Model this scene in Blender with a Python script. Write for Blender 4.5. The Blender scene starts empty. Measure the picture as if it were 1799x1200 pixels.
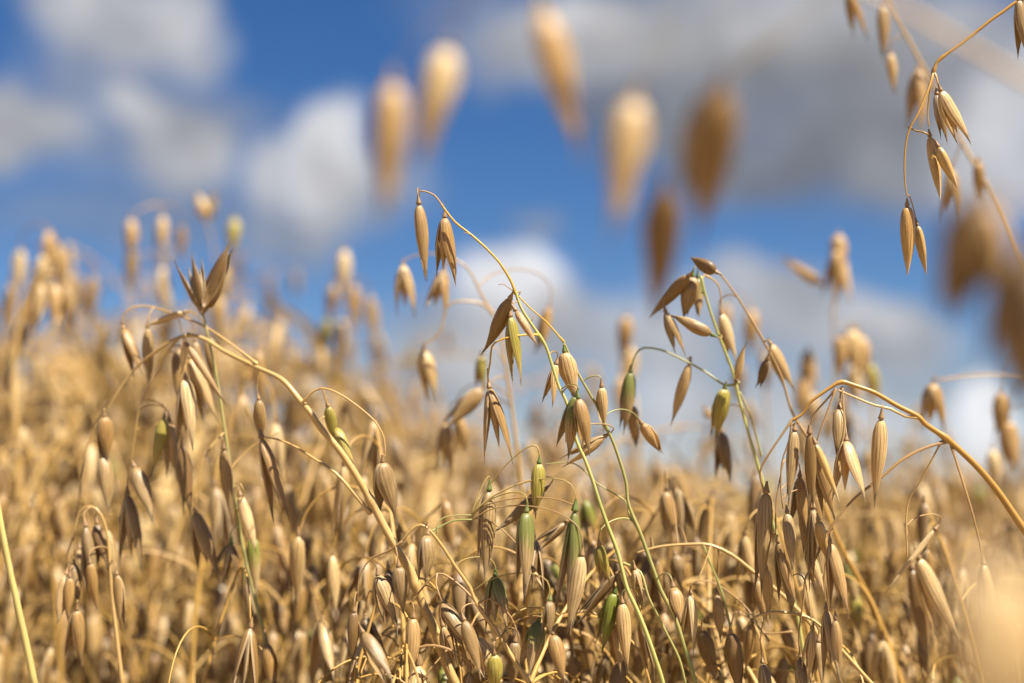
import bpy, math, random
import numpy as np
from mathutils import Vector, Matrix, Quaternion

S = bpy.context.scene
COL = S.collection
R = math.radians

# ------------------------------------------------------------------ camera
CAM = Vector((0.0, 0.0, 0.95))
PITCH = math.atan(300 / 2499.0)
FOCUS = 0.435
FPX = 2499.0
cd = bpy.data.cameras.new("camera")
cam = bpy.data.objects.new("camera", cd)
COL.objects.link(cam)
cam.location = CAM
cam.rotation_euler = (R(90) + PITCH, 0, 0)
cd.lens = 50.0
cd.sensor_width = 36.0
cd.clip_start = 0.01
cd.clip_end = 5000
cd.dof.use_dof = True
cd.dof.focus_distance = FOCUS
cd.dof.aperture_fstop = 4.5
S.camera = cam
FWD = Vector((0, math.cos(PITCH), math.sin(PITCH)))
UP = Vector((0, -math.sin(PITCH), math.cos(PITCH)))
RIGHT = Vector((1, 0, 0))


def P(px, py, d):
    return CAM + FWD * d + RIGHT * ((px - 899.5) / FPX * d) + UP * ((600 - py) / FPX * d)


def ray(px, py):
    return P(px, py, 1.0) - CAM


# ------------------------------------------------------------------ render
S.cycles.use_denoising = True
S.cycles.max_bounces = 5
S.cycles.diffuse_bounces = 1
S.cycles.glossy_bounces = 2
S.cycles.transmission_bounces = 3
S.view_settings.view_transform = 'Standard'
S.view_settings.look = 'None'
S.view_settings.exposure = 1.36
S.view_settings.gamma = 1.0

# ------------------------------------------------------------------ sun + sky
SUN_EL = R(56)
SUN_AZ = R(126)            # clockwise from +Y: to the right and behind the camera
sdir = Vector((math.sin(SUN_AZ) * math.cos(SUN_EL), math.cos(SUN_AZ) * math.cos(SUN_EL), math.sin(SUN_EL)))
sl = bpy.data.lights.new("sun", 'SUN')
sl.energy = 5.0
sl.angle = R(0.53)
sl.color = (1.0, 0.945, 0.85)
so = bpy.data.objects.new("sun", sl)
COL.objects.link(so)
so.rotation_euler = (-sdir).to_track_quat('-Z', 'Y').to_euler()
so.location = (1, -1, 3)


class NT:
    def __init__(s, tree):
        s.t = tree
        s.t.nodes.clear()

    def n(s, typ, ins=None, **kw):
        nd = s.t.nodes.new(typ)
        for k, v in kw.items():
            setattr(nd, k, v)
        for k, v in (ins or {}).items():
            s.set(nd.inputs[k], v)
        return nd

    def set(s, sock, v):
        if hasattr(v, 'is_output'):
            s.t.links.new(v, sock)
        else:
            if isinstance(v, (tuple, list)) and len(v) == 3 and sock.type == 'RGBA':
                v = (*v, 1)
            sock.default_value = v

    def m(s, op, a, b=0.0, c=0.0, clamp=False):
        nd = s.n('ShaderNodeMath', {0: a, 1: b, 2: c}, operation=op, use_clamp=clamp)
        return nd.outputs[0]

    def mix(s, f, a, b, mode='MIX'):
        nd = s.n('ShaderNodeMix', data_type='RGBA', blend_type=mode)
        s.set(nd.inputs[0], f)
        s.set(nd.inputs[6], a)
        s.set(nd.inputs[7], b)
        return nd.outputs[2]

    def ramp(s, v, a, b, lo=0.0, hi=1.0, smooth=True):
        nd = s.n('ShaderNodeMapRange', {0: v, 1: a, 2: b, 3: lo, 4: hi}, clamp=True)
        if smooth:
            nd.interpolation_type = 'SMOOTHSTEP'
        return nd.outputs[0]

    def noise(s, vec, scale, detail=2.0, rough=0.5):
        nd = s.n('ShaderNodeTexNoise', {'Vector': vec, 'Scale': scale, 'Detail': detail, 'Roughness': rough})
        return nd


W = bpy.data.worlds.new("World")
S.world = W
W.use_nodes = True
w = NT(W.node_tree)
tc = w.n('ShaderNodeTexCoord')
dirv = tc.outputs['Generated']
sky = w.n('ShaderNodeTexSky', sky_type='NISHITA')
sky.sun_disc = False
sky.sun_elevation = SUN_EL
sky.sun_rotation = SUN_AZ
sky.altitude = 100
sky.air_density = 1.0
sky.dust_density = 0.0
sky.ozone_density = 3.0
# deepen the blue of clear, polarised air
hs = w.n('ShaderNodeHueSaturation', {'Hue': 0.5, 'Saturation': 1.27, 'Value': 1.0, 'Color': sky.outputs[0]})
sky_lin = w.mix(1.0, hs.outputs[0], (0.585, 0.605, 0.725), 'MULTIPLY')
# puffy distortion of the direction for cloud edges
nz = w.noise(dirv, 9.0, 3.0, 0.55)
off = w.n('ShaderNodeVectorMath', {0: nz.outputs['Color'], 1: (0.5, 0.5, 0.5)}, operation='SUBTRACT')
off2 = w.n('ShaderNodeVectorMath', {0: off.outputs[0], 'Scale': 0.11}, operation='SCALE')
dv = w.n('ShaderNodeVectorMath', {0: dirv, 1: off2.outputs[0]}, operation='ADD').outputs[0]
col = sky_lin
mcol = w.ramp(w.noise(dirv, 24.0, 3.0, 0.6).outputs['Fac'], 0.32, 0.68, 0.84, 1.16)
CG = 8.4   # cloud radiance in the sky texture's units (world strength 0.1)
CLOUDS = [
    # bearing by sky direction (given as photo px), half axes px, tilt deg, brightness, opacity, softness
    (215, 40, 170, 90, 10, 0.46, 0.85, 0.8), (320, 20, 80, 90, 0, 0.54, 0.8, 0.7), (110, 30, 50, 60, 0, 0.5, 0.7, 0.8), (150, 150, 130, 90, 20, 0.40, 0.5, 0.9),
    (30, 225, 100, 70, -10, 0.46, 0.9, 0.7), (120, 270, 160, 60, 0, 0.32, 0.4, 0.9),
    (290, 280, 120, 100, 20, 0.42, 0.8, 0.75), (330, 210, 160, 90, 0, 0.32, 0.5, 0.9), (215, 210, 45, 55, 0, 0.5, 0.8, 0.7), (330, 290, 60, 60, 0, 0.5, 0.6, 0.8),
    (250, 400, 330, 80, 0, 0.26, 0.4, 0.9), (540, 400, 150, 100, 0, 0.30, 0.6, 0.9),
    (585, 265, 105, 100, 25, 0.64, 0.97, 0.5), (465, 310, 55, 65, 0, 0.52, 0.85, 0.65), (620, 340, 90, 90, 0, 0.42, 0.6, 0.8), (690, 300, 60, 120, 0, 0.46, 0.4, 0.9),
    (1350, 70, 620, 130, 4, 0.42, 0.92, 0.75), (1400, 210, 420, 160, 8, 0.22, 0.75, 0.8), (1020, 60, 230, 110, -8, 0.36, 0.75, 0.8), (1150, 240, 200, 90, 20, 0.20, 0.7, 0.85),
    (1050, 15, 150, 55, 0, 0.60, 0.7, 0.9), (1300, 60, 200, 60, 0, 0.45, 0.6, 0.9), (1640, 230, 240, 120, 0, 0.26, 0.7, 0.9), (1800, 230, 110, 160, 0, 0.60, 0.8, 0.8),
    (1320, 320, 190, 60, -12, 0.20, 0.6, 0.85), (1470, 330, 90, 45, 0, 0.12, 0.15, 0.8),
    (950, 385, 60, 32, 0, 0.30, 0.6, 0.8),
    (930, 505, 125, 85, 0, 0.86, 0.97, 0.45), (870, 600, 90, 50, 0, 0.6, 0.7, 0.8), (800, 880, 90, 60, 0, 0.8, 0.8, 0.8), (850, 590, 190, 80, 0, 0.40, 0.85, 0.8), (1000, 560, 120, 90, 0, 0.42, 0.8, 0.8),
    (1180, 600, 150, 80, 0, 0.48, 0.85, 0.7), (1330, 520, 140, 50, 8, 0.46, 0.8, 0.7), (1480, 590, 220, 75, 5, 0.42, 0.85, 0.7), (1540, 550, 100, 40, 0, 0.52, 0.8, 0.7),
    (1600, 690, 160, 50, 0, 0.36, 0.5, 0.9), (1700, 740, 85, 50, 0, 0.88, 0.95, 0.6), (780, 640, 150, 60, 0, 0.55, 0.8, 0.7), (1180, 700, 200, 60, 0, 0.6, 0.8, 0.8), (1480, 740, 150, 50, 0, 0.55, 0.8, 0.8), (1350, 700, 260, 70, 0, 0.40, 0.6, 0.9),
    (700, 690, 330, 90, 0, 0.40, 0.7, 0.9), (330, 620, 300, 60, 0, 0.40, 0.5, 0.9), (850, 815, 1500, 100, 0, 0.58, 0.72, 0.9),
]
for (cx, cy, ax, ay, tilt, br, op, soft) in CLOUDS:
    c = ray(cx, cy).normalized()
    mp = w.n('ShaderNodeMapping', {'Vector': dv, 'Location': tuple(c), 'Rotation': (PITCH, R(tilt), 0),
                                   'Scale': (ax / FPX * 1.05, 0.6, ay / FPX * 1.05)}, vector_type='TEXTURE')
    ln = w.n('ShaderNodeVectorMath', {0: mp.outputs[0]}, operation='LENGTH').outputs['Value']
    mk = w.ramp(ln, 1.0 - soft * 0.85, 1.0 + soft * 0.15, op, 0.0)
    col = w.mix(mk, col, w.mix(1.0, (br * CG, br * CG * 1.0, br * CG * 1.03), mcol, 'MULTIPLY'))
# broken cloud over the rest of the sky dome, out of the picture
nb = w.noise(dirv, 2.2, 5.0, 0.55).outputs['Fac']
xyz = w.n('ShaderNodeSeparateXYZ', {0: dirv})
behind = w.ramp(xyz.outputs[1], 0.75, 0.45)
mk = w.m('MULTIPLY', w.ramp(nb, 0.54, 0.66), behind)
col = w.mix(mk, col, (0.36 * CG, 0.36 * CG, 0.37 * CG))
bg = w.n('ShaderNodeBackground', {'Color': col, 'Strength': 0.05})
w.n('ShaderNodeOutputWorld', {'Surface': bg.outputs[0]})


# ------------------------------------------------------------------ materials
def mat(name):
    m = bpy.data.materials.new(name)
    m.use_nodes = True
    return m, NT(m.node_tree)


def husk(name, ca, cb, cc, vein=0.8, tip=0.5, tipcol=(0.33, 0.25, 0.15), green=0.0, greencol=(0.13, 0.165, 0.02),
         gend=0.5, rough=0.38, trans=0.27, nveins=7.0, spots=0.25, rndgreen=0.0, spec=0.6):
    m, t = mat(name)
    uv = t.n('ShaderNodeUVMap').outputs[0]
    oi = t.n('ShaderNodeObjectInfo')
    at = t.n('ShaderNodeAttribute', attribute_name='rnd')
    obj = t.n('ShaderNodeTexCoord').outputs['Object']
    rnd = t.m('FRACT', t.m('ADD', t.m('MULTIPLY', oi.outputs['Random'], 7.31), at.outputs['Fac']))
    sep = t.n('ShaderNodeSeparateXYZ', {0: uv})
    U, V = sep.outputs[0], sep.outputs[1]
    rnd2 = t.m('FRACT', t.m('MULTIPLY', rnd, 13.7))
    rvec = t.n('ShaderNodeCombineXYZ', {0: t.m('MULTIPLY', rnd, 31.0), 1: t.m('MULTIPLY', rnd2, 17.0), 2: 0.0}).outputs[0]
    base = t.mix(t.ramp(rnd, 0.1, 0.75), ca, cb)
    base = t.mix(t.m('MULTIPLY', t.ramp(rnd2, 0.55, 0.95), 0.8), base, cc)
    # lengthwise fibre
    fv = t.n('ShaderNodeVectorMath', {0: uv, 1: (46.0, 2.6, 1.0)}, operation='MULTIPLY').outputs[0]
    fv = t.n('ShaderNodeVectorMath', {0: fv, 1: rvec}, operation='ADD').outputs[0]
    fib = t.noise(fv, 1.0, 3.0, 0.6).outputs['Fac']
    base = t.mix(1.0, base, t.mix(t.ramp(fib, 0.28, 0.70), (0.60, 0.54, 0.44), (1.16, 1.15, 1.12)), 'MULTIPLY')
    # blotches
    bv = t.n('ShaderNodeVectorMath', {0: uv, 1: (2.2, 5.0, 1.0)}, operation='MULTIPLY').outputs[0]
    bv = t.n('ShaderNodeVectorMath', {0: bv, 1: rvec}, operation='ADD').outputs[0]
    blo = t.noise(bv, 1.0, 3.0, 0.6).outputs['Fac']
    base = t.mix(t.m('MULTIPLY', t.ramp(blo, 0.52, 0.75), spots), base, (0.24, 0.14, 0.06))
    sv = t.n('ShaderNodeVectorMath', {0: uv, 1: (26.0, 60.0, 1.0)}, operation='MULTIPLY').outputs[0]
    sv = t.n('ShaderNodeVectorMath', {0: sv, 1: rvec}, operation='ADD').outputs[0]
    spk_ = t.noise(sv, 1.0, 1.0, 0.5).outputs['Fac']
    base = t.mix(t.m('MULTIPLY', t.ramp(spk_, 0.66, 0.74), 0.6), base, (0.09, 0.055, 0.03))
    # veins
    wob = t.m('MULTIPLY', t.m('SUBTRACT', blo, 0.5), 0.05)
    sn = t.m('COSINE', t.m('MULTIPLY', t.m('ADD', U, wob), 6.28318 * nveins))
    vl = t.ramp(sn, 0.62, 1.0)
    vl = t.m('MULTIPLY', vl, t.ramp(V, 0.0, 0.12))
    base = t.mix(t.m('MULTIPLY', vl, vein), base, (0.20, 0.105, 0.04))
    # papery pale margins
    mg = t.ramp(t.m('ABSOLUTE', t.m('SUBTRACT', U, 0.5)), 0.36, 0.47)
    base = t.mix(t.m('MULTIPLY', mg, 0.45 if trans > .1 else 0.0), base, (0.72, 0.58, 0.36))
    # green flush from the attached end
    gr = t.ramp(t.m('ADD', V, t.m('MULTIPLY', t.m('SUBTRACT', fib, 0.5), 0.7)), gend * 0.55, gend * 1.15, 1.0, 0.0)
    if green > 0:
        base = t.mix(t.m('MULTIPLY', gr, green), base, greencol)
    elif rndgreen > 0:
        pick = t.m('GREATER_THAN', t.m('FRACT', t.m('MULTIPLY', rnd, 71.3)), 1.0 - rndgreen)
        base = t.mix(t.m('MULTIPLY', t.m('MULTIPLY', gr, 0.8), pick), base, greencol)
    # dry tips
    tp = t.ramp(t.m('ADD', V, t.m('MULTIPLY', t.m('SUBTRACT', fib, 0.5), 0.35)), 0.62, 0.98)
    base = t.mix(t.m('MULTIPLY', tp, tip), base, tipcol)
    hgt = t.m('ADD', t.m('MULTIPLY', vl, 0.8), t.m('MULTIPLY', fib, 0.7))
    bp = t.n('ShaderNodeBump', {'Strength': 0.5, 'Distance': 0.00022, 'Height': hgt})
    pr = t.n('ShaderNodeBsdfPrincipled', {'Base Color': base, 'Roughness': rough, 'Normal': bp.outputs[0],
                                          'Specular IOR Level': spec})
    if trans > 0:
        tcol = t.mix(1.0, base, (1.0, 0.80, 0.50), 'MULTIPLY')
        tr = t.n('ShaderNodeBsdfTranslucent', {'Color': tcol})
        out = t.n('ShaderNodeMixShader', {0: trans, 1: pr.outputs[0], 2: tr.outputs[0]}).outputs[0]
    else:
        out = pr.outputs[0]
    t.n('ShaderNodeOutputMaterial', {'Surface': out})
    return m


def stemmat(name, ca, cb, rough=0.45, spec=0.4, streak=0.4, trans=0.0):
    m, t = mat(name)
    uv = t.n('ShaderNodeUVMap').outputs[0]
    oi = t.n('ShaderNodeObjectInfo')
    rv = t.n('ShaderNodeCombineXYZ', {0: t.m('MULTIPLY', oi.outputs['Random'], 23.0), 1: t.m('MULTIPLY', oi.outputs['Random'], 57.0), 2: 0.0}).outputs[0]
    v1 = t.n('ShaderNodeVectorMath', {0: uv, 1: (14.0, 40.0, 1.0)}, operation='MULTIPLY').outputs[0]
    v1 = t.n('ShaderNodeVectorMath', {0: v1, 1: rv}, operation='ADD').outputs[0]
    n1 = t.noise(v1, 1.0, 3.0, 0.6).outputs['Fac']
    v2 = t.n('ShaderNodeVectorMath', {0: uv, 1: (1.5, 26.0, 1.0)}, operation='MULTIPLY').outputs[0]
    v2 = t.n('ShaderNodeVectorMath', {0: v2, 1: rv}, operation='ADD').outputs[0]
    n2 = t.noise(v2, 1.0, 3.0, 0.6).outputs['Fac']
    base = t.mix(t.ramp(n2, 0.35, 0.68), ca, cb)
    base = t.mix(t.m('MULTIPLY', t.ramp(n1, 0.5, 0.75), streak), base, (0.22, 0.12, 0.04))
    bp = t.n('ShaderNodeBump', {'Strength': 0.4, 'Distance': 0.0002, 'Height': n1})
    pr = t.n('ShaderNodeBsdfPrincipled', {'Base Color': base, 'Roughness': rough, 'Normal': bp.outputs[0], 'Specular IOR Level': spec})
    out = pr.outputs[0]
    if trans:
        tr = t.n('ShaderNodeBsdfTranslucent', {'Color': base})
        out = t.n('ShaderNodeMixShader', {0: trans, 1: out, 2: tr.outputs[0]}).outputs[0]
    t.n('ShaderNodeOutputMaterial', {'Surface': out})
    return m


STRAW = (0.62, 0.41, 0.165)
TAN = tuple(c_ * 1.15 for c_ in (0.391, 0.233, 0.075))
GREY = (0.346, 0.224, 0.086)
M = {
    's': husk('husk_straw', (0.800, 0.613, 0.326), (0.723, 0.501, 0.223), (0.562, 0.372, 0.154)),
    't': husk('husk_tan', TAN, (0.576, 0.369, 0.148), GREY, vein=0.5),
    'w': husk('husk_weathered', (0.409, 0.278, 0.120), (0.515, 0.360, 0.161), (0.298, 0.196, 0.086), vein=0.65, tip=0.7, spots=0.5),
    'd': husk('husk_brown_shaded', (0.247, 0.141, 0.047), (0.287, 0.170, 0.056), (0.208, 0.122, 0.043), vein=0.55, tip=0.6, spots=0.5),  # brown deepened to paint in the shade on husks turned from the sun
    'y': husk('husk_yellow', (0.56, 0.40, 0.09), (0.60, 0.42, 0.12), (0.5, 0.36, 0.1), green=0.45, gend=0.8, greencol=(0.24, 0.26, 0.02)),
    'v': husk('husk_green', (0.56, 0.40, 0.19), (0.52, 0.36, 0.17), (0.5, 0.34, 0.16), green=0.8, gend=0.5, tip=0.6),
    'V': husk('husk_fresh_green', (0.34, 0.34, 0.05), (0.3, 0.32, 0.05), (0.36, 0.33, 0.06), green=0.9, gend=0.8, greencol=(0.20, 0.22, 0.025), vein=0.3),
    'g': husk('grain_golden', (0.522, 0.306, 0.093), (0.565, 0.361, 0.125), (0.457, 0.268, 0.088), vein=0.12, tip=0.75, tipcol=(0.495, 0.371, 0.223), rough=0.33, trans=0.06, nveins=5, spots=0.3, spec=0.5),
    'm': husk('husk_field', (0.705, 0.502, 0.226), (0.420, 0.247, 0.073), (0.217, 0.131, 0.054), rndgreen=0.025, spots=0.45, greencol=(0.174, 0.202, 0.014)),
}
SM = {
    's': stemmat('stem_straw', (0.52, 0.34, 0.13), (0.42, 0.25, 0.075), rough=0.36, spec=0.55),
    'o': stemmat('stem_golden', (0.42, 0.23, 0.042), (0.34, 0.175, 0.035), rough=0.36, spec=0.55),
    'b': stemmat('stem_brown', (0.36, 0.22, 0.085), (0.28, 0.16, 0.06)),
    'y': stemmat('stem_yellow', (0.50, 0.31, 0.035), (0.44, 0.25, 0.03)),
    'v': stemmat('stem_green', (0.24, 0.24, 0.07), (0.40, 0.33, 0.12), rough=0.38, streak=0.15),
    'p': stemmat('stem_pale_green', (0.46, 0.42, 0.13), (0.34, 0.34, 0.09), rough=0.28, spec=0.6, streak=0.12),
    'k': stemmat('pedicel_brown', (0.30, 0.18, 0.075), (0.19, 0.11, 0.05), rough=0.5),
    'l': stemmat('leaf_straw', (0.58, 0.41, 0.18), (0.48, 0.31, 0.11), rough=0.6, trans=0.3),
    'm': stemmat('stem_field', (0.45, 0.265, 0.065), (0.36, 0.205, 0.05)),
    'q': stemmat('stem_olive', (0.28, 0.21, 0.05), (0.34, 0.22, 0.07)),
    'n': stemmat('stem_ripening', (0.50, 0.39, 0.13), (0.40, 0.31, 0.10), rough=0.35, spec=0.5, streak=0.2),
    'K': stemmat('pedicel_green', (0.08, 0.13, 0.02), (0.13, 0.13, 0.03), rough=0.5),
}


# ------------------------------------------------------------------ mesh helpers
class MB:
    """collects vertices, quads, uv and a per-point random; builds ONE mesh"""
    def __init__(s):
        s.v = []; s.f = []; s.uv = []; s.r = []; s.mi = []; s.n = 0

    def add(s, v, f, uv, rnd=0.0, mi=0):
        v = np.asarray(v, float).reshape(-1, 3)
        f = np.asarray(f, int).reshape(-1, 4)
        s.v.append(v); s.f.append(f + s.n); s.uv.append(np.asarray(uv, float).reshape(-1, 2))
        s.r.append(np.full(len(v), rnd)); s.mi.append(np.full(len(f), mi)); s.n += len(v)

    def mesh(s, name, mats):
        v = np.concatenate(s.v); f = np.concatenate(s.f); uv = np.concatenate(s.uv)
        r = np.concatenate(s.r); mi = np.concatenate(s.mi)
        me = bpy.data.meshes.new(name)
        me.vertices.add(len(v)); me.vertices.foreach_set('co', v.ravel())
        me.loops.add(f.size); me.polygons.add(len(f))
        me.loops.foreach_set('vertex_index', f.ravel().astype(np.int32))
        me.polygons.foreach_set('loop_start', np.arange(0, f.size, 4, dtype=np.int32))
        me.polygons.foreach_set('material_index', mi.astype(np.int32))
        me.polygons.foreach_set('use_smooth', np.ones(len(f), bool))
        ul = me.uv_layers.new(name='UVMap')
        ul.data.foreach_set('uv', uv[f.ravel()].ravel().astype(np.float32))
        a = me.attributes.new('rnd', 'FLOAT', 'POINT')
        a.data.foreach_set('value', r.astype(np.float32))
        for m_ in mats:
            me.materials.append(m_)
        me.update(calc_edges=True)
        return me


def grid_faces(nv, nu, wrap=False):
    f = []
    nc = nu if wrap else nu + 1
    for j in range(nv):
        for i in range(nu):
            a = j * nc + i
            b = j * nc + ((i + 1) % nc if wrap else i + 1)
            f.append((a, b, b + nc, a + nc))
    return f


def smooth(pts, step):
    """Catmull-Rom through pts, resampled"""
    p = [Vector(q) for q in pts]
    if len(p) < 3:
        n = max(2, int((p[1] - p[0]).length / step))
        return [p[0].lerp(p[1], i / n) for i in range(n + 1)], [i / n for i in range(n + 1)]
    e = [p[0] * 2 - p[1]] + p + [p[-1] * 2 - p[-2]]
    out, tt = [], []
    m = len(p) - 1
    for i in range(m):
        a, b, c, d = e[i:i + 4]
        n = max(2, min(24, int((c - b).length / step)))
        for k in range(n):
            t = k / n
            out.append(0.5 * (2 * b + (c - a) * t + (2 * a - 5 * b + 4 * c - d) * t * t + (3 * b - a - 3 * c + d) * t ** 3))
            tt.append((i + t) / m)
    out.append(p[-1]); tt.append(1.0)
    return out, tt


def tube(mb, pts, r0, r1, n=8, step=0.004, bumps=(), flat=1.0, mi=0, wob=0.0):
    p, tt = smooth(pts, step)
    # length parameter
    L = [0.0]
    for i in range(1, len(p)):
        L.append(L[-1] + (p[i] - p[i - 1]).length)
    tot = max(L[-1], 1e-6)
    t0 = (p[1] - p[0]).normalized()
    nrm = t0.orthogonal().normalized()
    V, UVs = [], []
    for i, q in enumerate(p):
        t1 = (p[min(i + 1, len(p) - 1)] - p[max(i - 1, 0)]).normalized()
        rot = t0.rotation_difference(t1)
        nrm = rot @ nrm
        nrm = (nrm - t1 * nrm.dot(t1)).normalized()
        t0 = t1
        bn = t1.cross(nrm)
        s = L[i] / tot
        r = r0 + (r1 - r0) * s
        for (bs, bw, ba) in bumps:
            r *= 1 + ba * math.exp(-((L[i] - bs) / bw) ** 2)
        if wob:
            r *= 1 + wob * math.sin(L[i] * 310 + r0 * 9e4) * math.sin(L[i] * 127)
        for k in range(n + 1):
            a = 2 * math.pi * k / n
            V.append(q + nrm * (math.cos(a) * r) + bn * (math.sin(a) * r * flat))
            UVs.append((k / n, L[i]))
    # rounded ends
    m1 = n + 1
    e0, e1 = (p[0] - p[1]).normalized(), (p[-1] - p[-2]).normalized()
    def ring(src, c, dr, r):
        return [c + (q - c) * k + dr * (r * h) for (k, h) in ((.75, .6), (.05, 1.0)) for q in src]
    ra = (V[0] - p[0]).length; rb_ = (V[-1] - p[-1]).length
    A = ring(V[:m1], p[0], e0, ra); B = ring(V[-m1:], p[-1], e1, rb_)
    V = A[m1:] + A[:m1] + V + B
    UVs = UVs[:m1] * 2 + UVs + UVs[-m1:] * 2
    mb.add(V, grid_faces(len(p) + 3, n), UVs, mi=mi)
    return p


FM = 0.3125 ** 0.5 * 0.6875 ** 1.1


def prof(u, p=0.5, q=1.1):
    um = p / (p + q)
    return (u ** p) * ((1 - u) ** q) / (um ** p * (1 - um) ** q)


def glume_arrays(rng, nu=30, nv=24, Wd=0.128, D=0.10, phim=1.72, ridge=0.022, qq=None):
    bx = rng.uniform(-.09, .09); by = rng.uniform(-.025, .045)
    ph = rng.uniform(0, 6.3); q = rng.uniform(1.1, 1.42); pp = rng.uniform(0.52, 0.68)
    q = qq or q
    wv = rng.uniform(.008, .022); tw = rng.uniform(-.35, .35); fork = rng.choice((0, 0, .03, .06))
    jg = random.Random(int(ph * 1e6)); dn = (jg.uniform(.3, .7), jg.uniform(-.6, .6), jg.uniform(-.08, .03))
    jag = [rng.uniform(-1, 1) for _ in range(nu + 1)]
    V, UVs = [], []
    for j in range(nv + 1):
        u = (j / nv) ** 1.15
        f = prof(min(max(u, 1e-4), 0.9995), pp, q) * 0.97 + 0.10 * (1 - u) ** 7 + 0.018 * (1 - abs(2 * u - 1))
        pm = phim * (1 - .28 * u * u)
        for i in range(nu + 1):
            s = 2 * i / nu - 1
            phi = s * pm
            rd = 1 + ridge * math.cos(s * math.pi * 7) * min(1, u * 5) + 0.035 * math.sin(7 * u + 3 * s + ph) + 0.02 * math.sin(17 * u - 5 * s + 2 * ph)
            rd += dn[2] * math.exp(-((u - dn[0]) / .15) ** 2 - ((s - dn[1]) / .3) ** 2)
            phi += tw * u
            x = Wd * f * math.sin(phi) * rd + bx * u * u + wv * math.sin(5 * u + ph) * u
            y = D * f * math.cos(phi) * rd + by * u * u + wv * math.cos(4 * u + ph) * u
            z = -u
            if u > .68:
                k = (u - .68) / .32
                z += jag[i] * .035 * k + abs(s) ** 2 * .06 * k - fork * k * k * math.exp(-(s / .25) ** 2) * -1.6
                x += jag[(i * 7) % (nu + 1)] * .006 * k; y += jag[(i * 5) % (nu + 1)] * .006 * k
            V.append((x, y, z)); UVs.append((i / nu, u))
    return np.array(V), np.array(grid_faces(nv, nu)), np.array(UVs)


def grain_arrays(rng, nu=16, nv=20, Wd=0.115, D=0.09):
    bx = rng.uniform(-.05, .05); by = rng.uniform(-.03, .05)
    q = rng.uniform(.95, 1.15)
    V, UVs = [], []
    for j in range(nv + 1):
        u = (j / nv) ** 1.1
        f = prof(min(max(u, 1e-4), .9995), .5, q) + .06 * (1 - u) ** 6 + 0.012
        for i in range(nu + 1):
            a = 2 * math.pi * i / nu
            cre = 1 - .22 * math.exp(-((a - math.pi * 1.5) / .35) ** 2) * min(1, u * 4)
            V.append((Wd * f * math.cos(a) * cre + bx * u * u, D * f * math.sin(a) * cre + by * u * u, -u))
            UVs.append((i / nu, u))
    return np.array(V), np.array(grid_faces(nv, nu)), np.array(UVs)


rg = random.Random(5)
GL = [glume_arrays(rg) for _ in range(8)] + [glume_arrays(rg, qq=1.75) for _ in range(2)]
GR = [grain_arrays(rg) for _ in range(4)]
_cache = {}


def tmpl(kind, i, mk):
    """one shared mesh per shape and material"""
    key = (kind, i, mk)
    if key not in _cache:
        mb = MB()
        mb.add(*((GL if kind == 'glume' else GR)[i]))
        _cache[key] = mb.mesh(kind, [M[mk]])
    return _cache[key]


def link(name, data, parent=None):
    o = bpy.data.objects.new(name, data)
    COL.objects.link(o)
    if parent is not None:
        o.parent = parent
    return o


def tag(o, label, cat, group=None, kind=None):
    o['label'] = label
    o['category'] = cat
    if group: o['group'] = group
    if kind: o['kind'] = kind


# pedicel knob, unit: ends at origin, points up +Z length 1
def knob_mesh(key):
    k = ('knob', key)
    if k not in _cache:
        mb = MB()
        n = 8; V = []; UVs = []
        prf = [(1.0, .11), (.8, .13), (.55, .19), (.3, .27), (.12, .33), (.02, .32), (-.06, .2)]
        for j, (z, r) in enumerate(prf):
            for i in range(n + 1):
                a = 2 * math.pi * i / n
                V.append((r * math.cos(a), r * math.sin(a), z)); UVs.append((i / n, j * .004))
        mb.add(V, grid_faces(len(prf) - 1, n), UVs)
        _cache[k] = mb.mesh('pedicel', [SM[key]])
    return _cache[k]


def basis(axis, roll):
    a = axis.normalized()
    Z = -a
    Y = a.cross(FWD)
    if Y.length < 1e-4: Y = RIGHT.copy()
    Y.normalize()
    Y = Quaternion(a, roll) @ Y
    X = Y.cross(Z).normalized()
    return Matrix((X, Y, Z)).transposed()


OPEN = {'c': (2.0, 1.5), 'f': (8, 8), 'o': (16, 13), 'w': (24, 22), 'h': (5.5, 4.5)}


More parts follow.
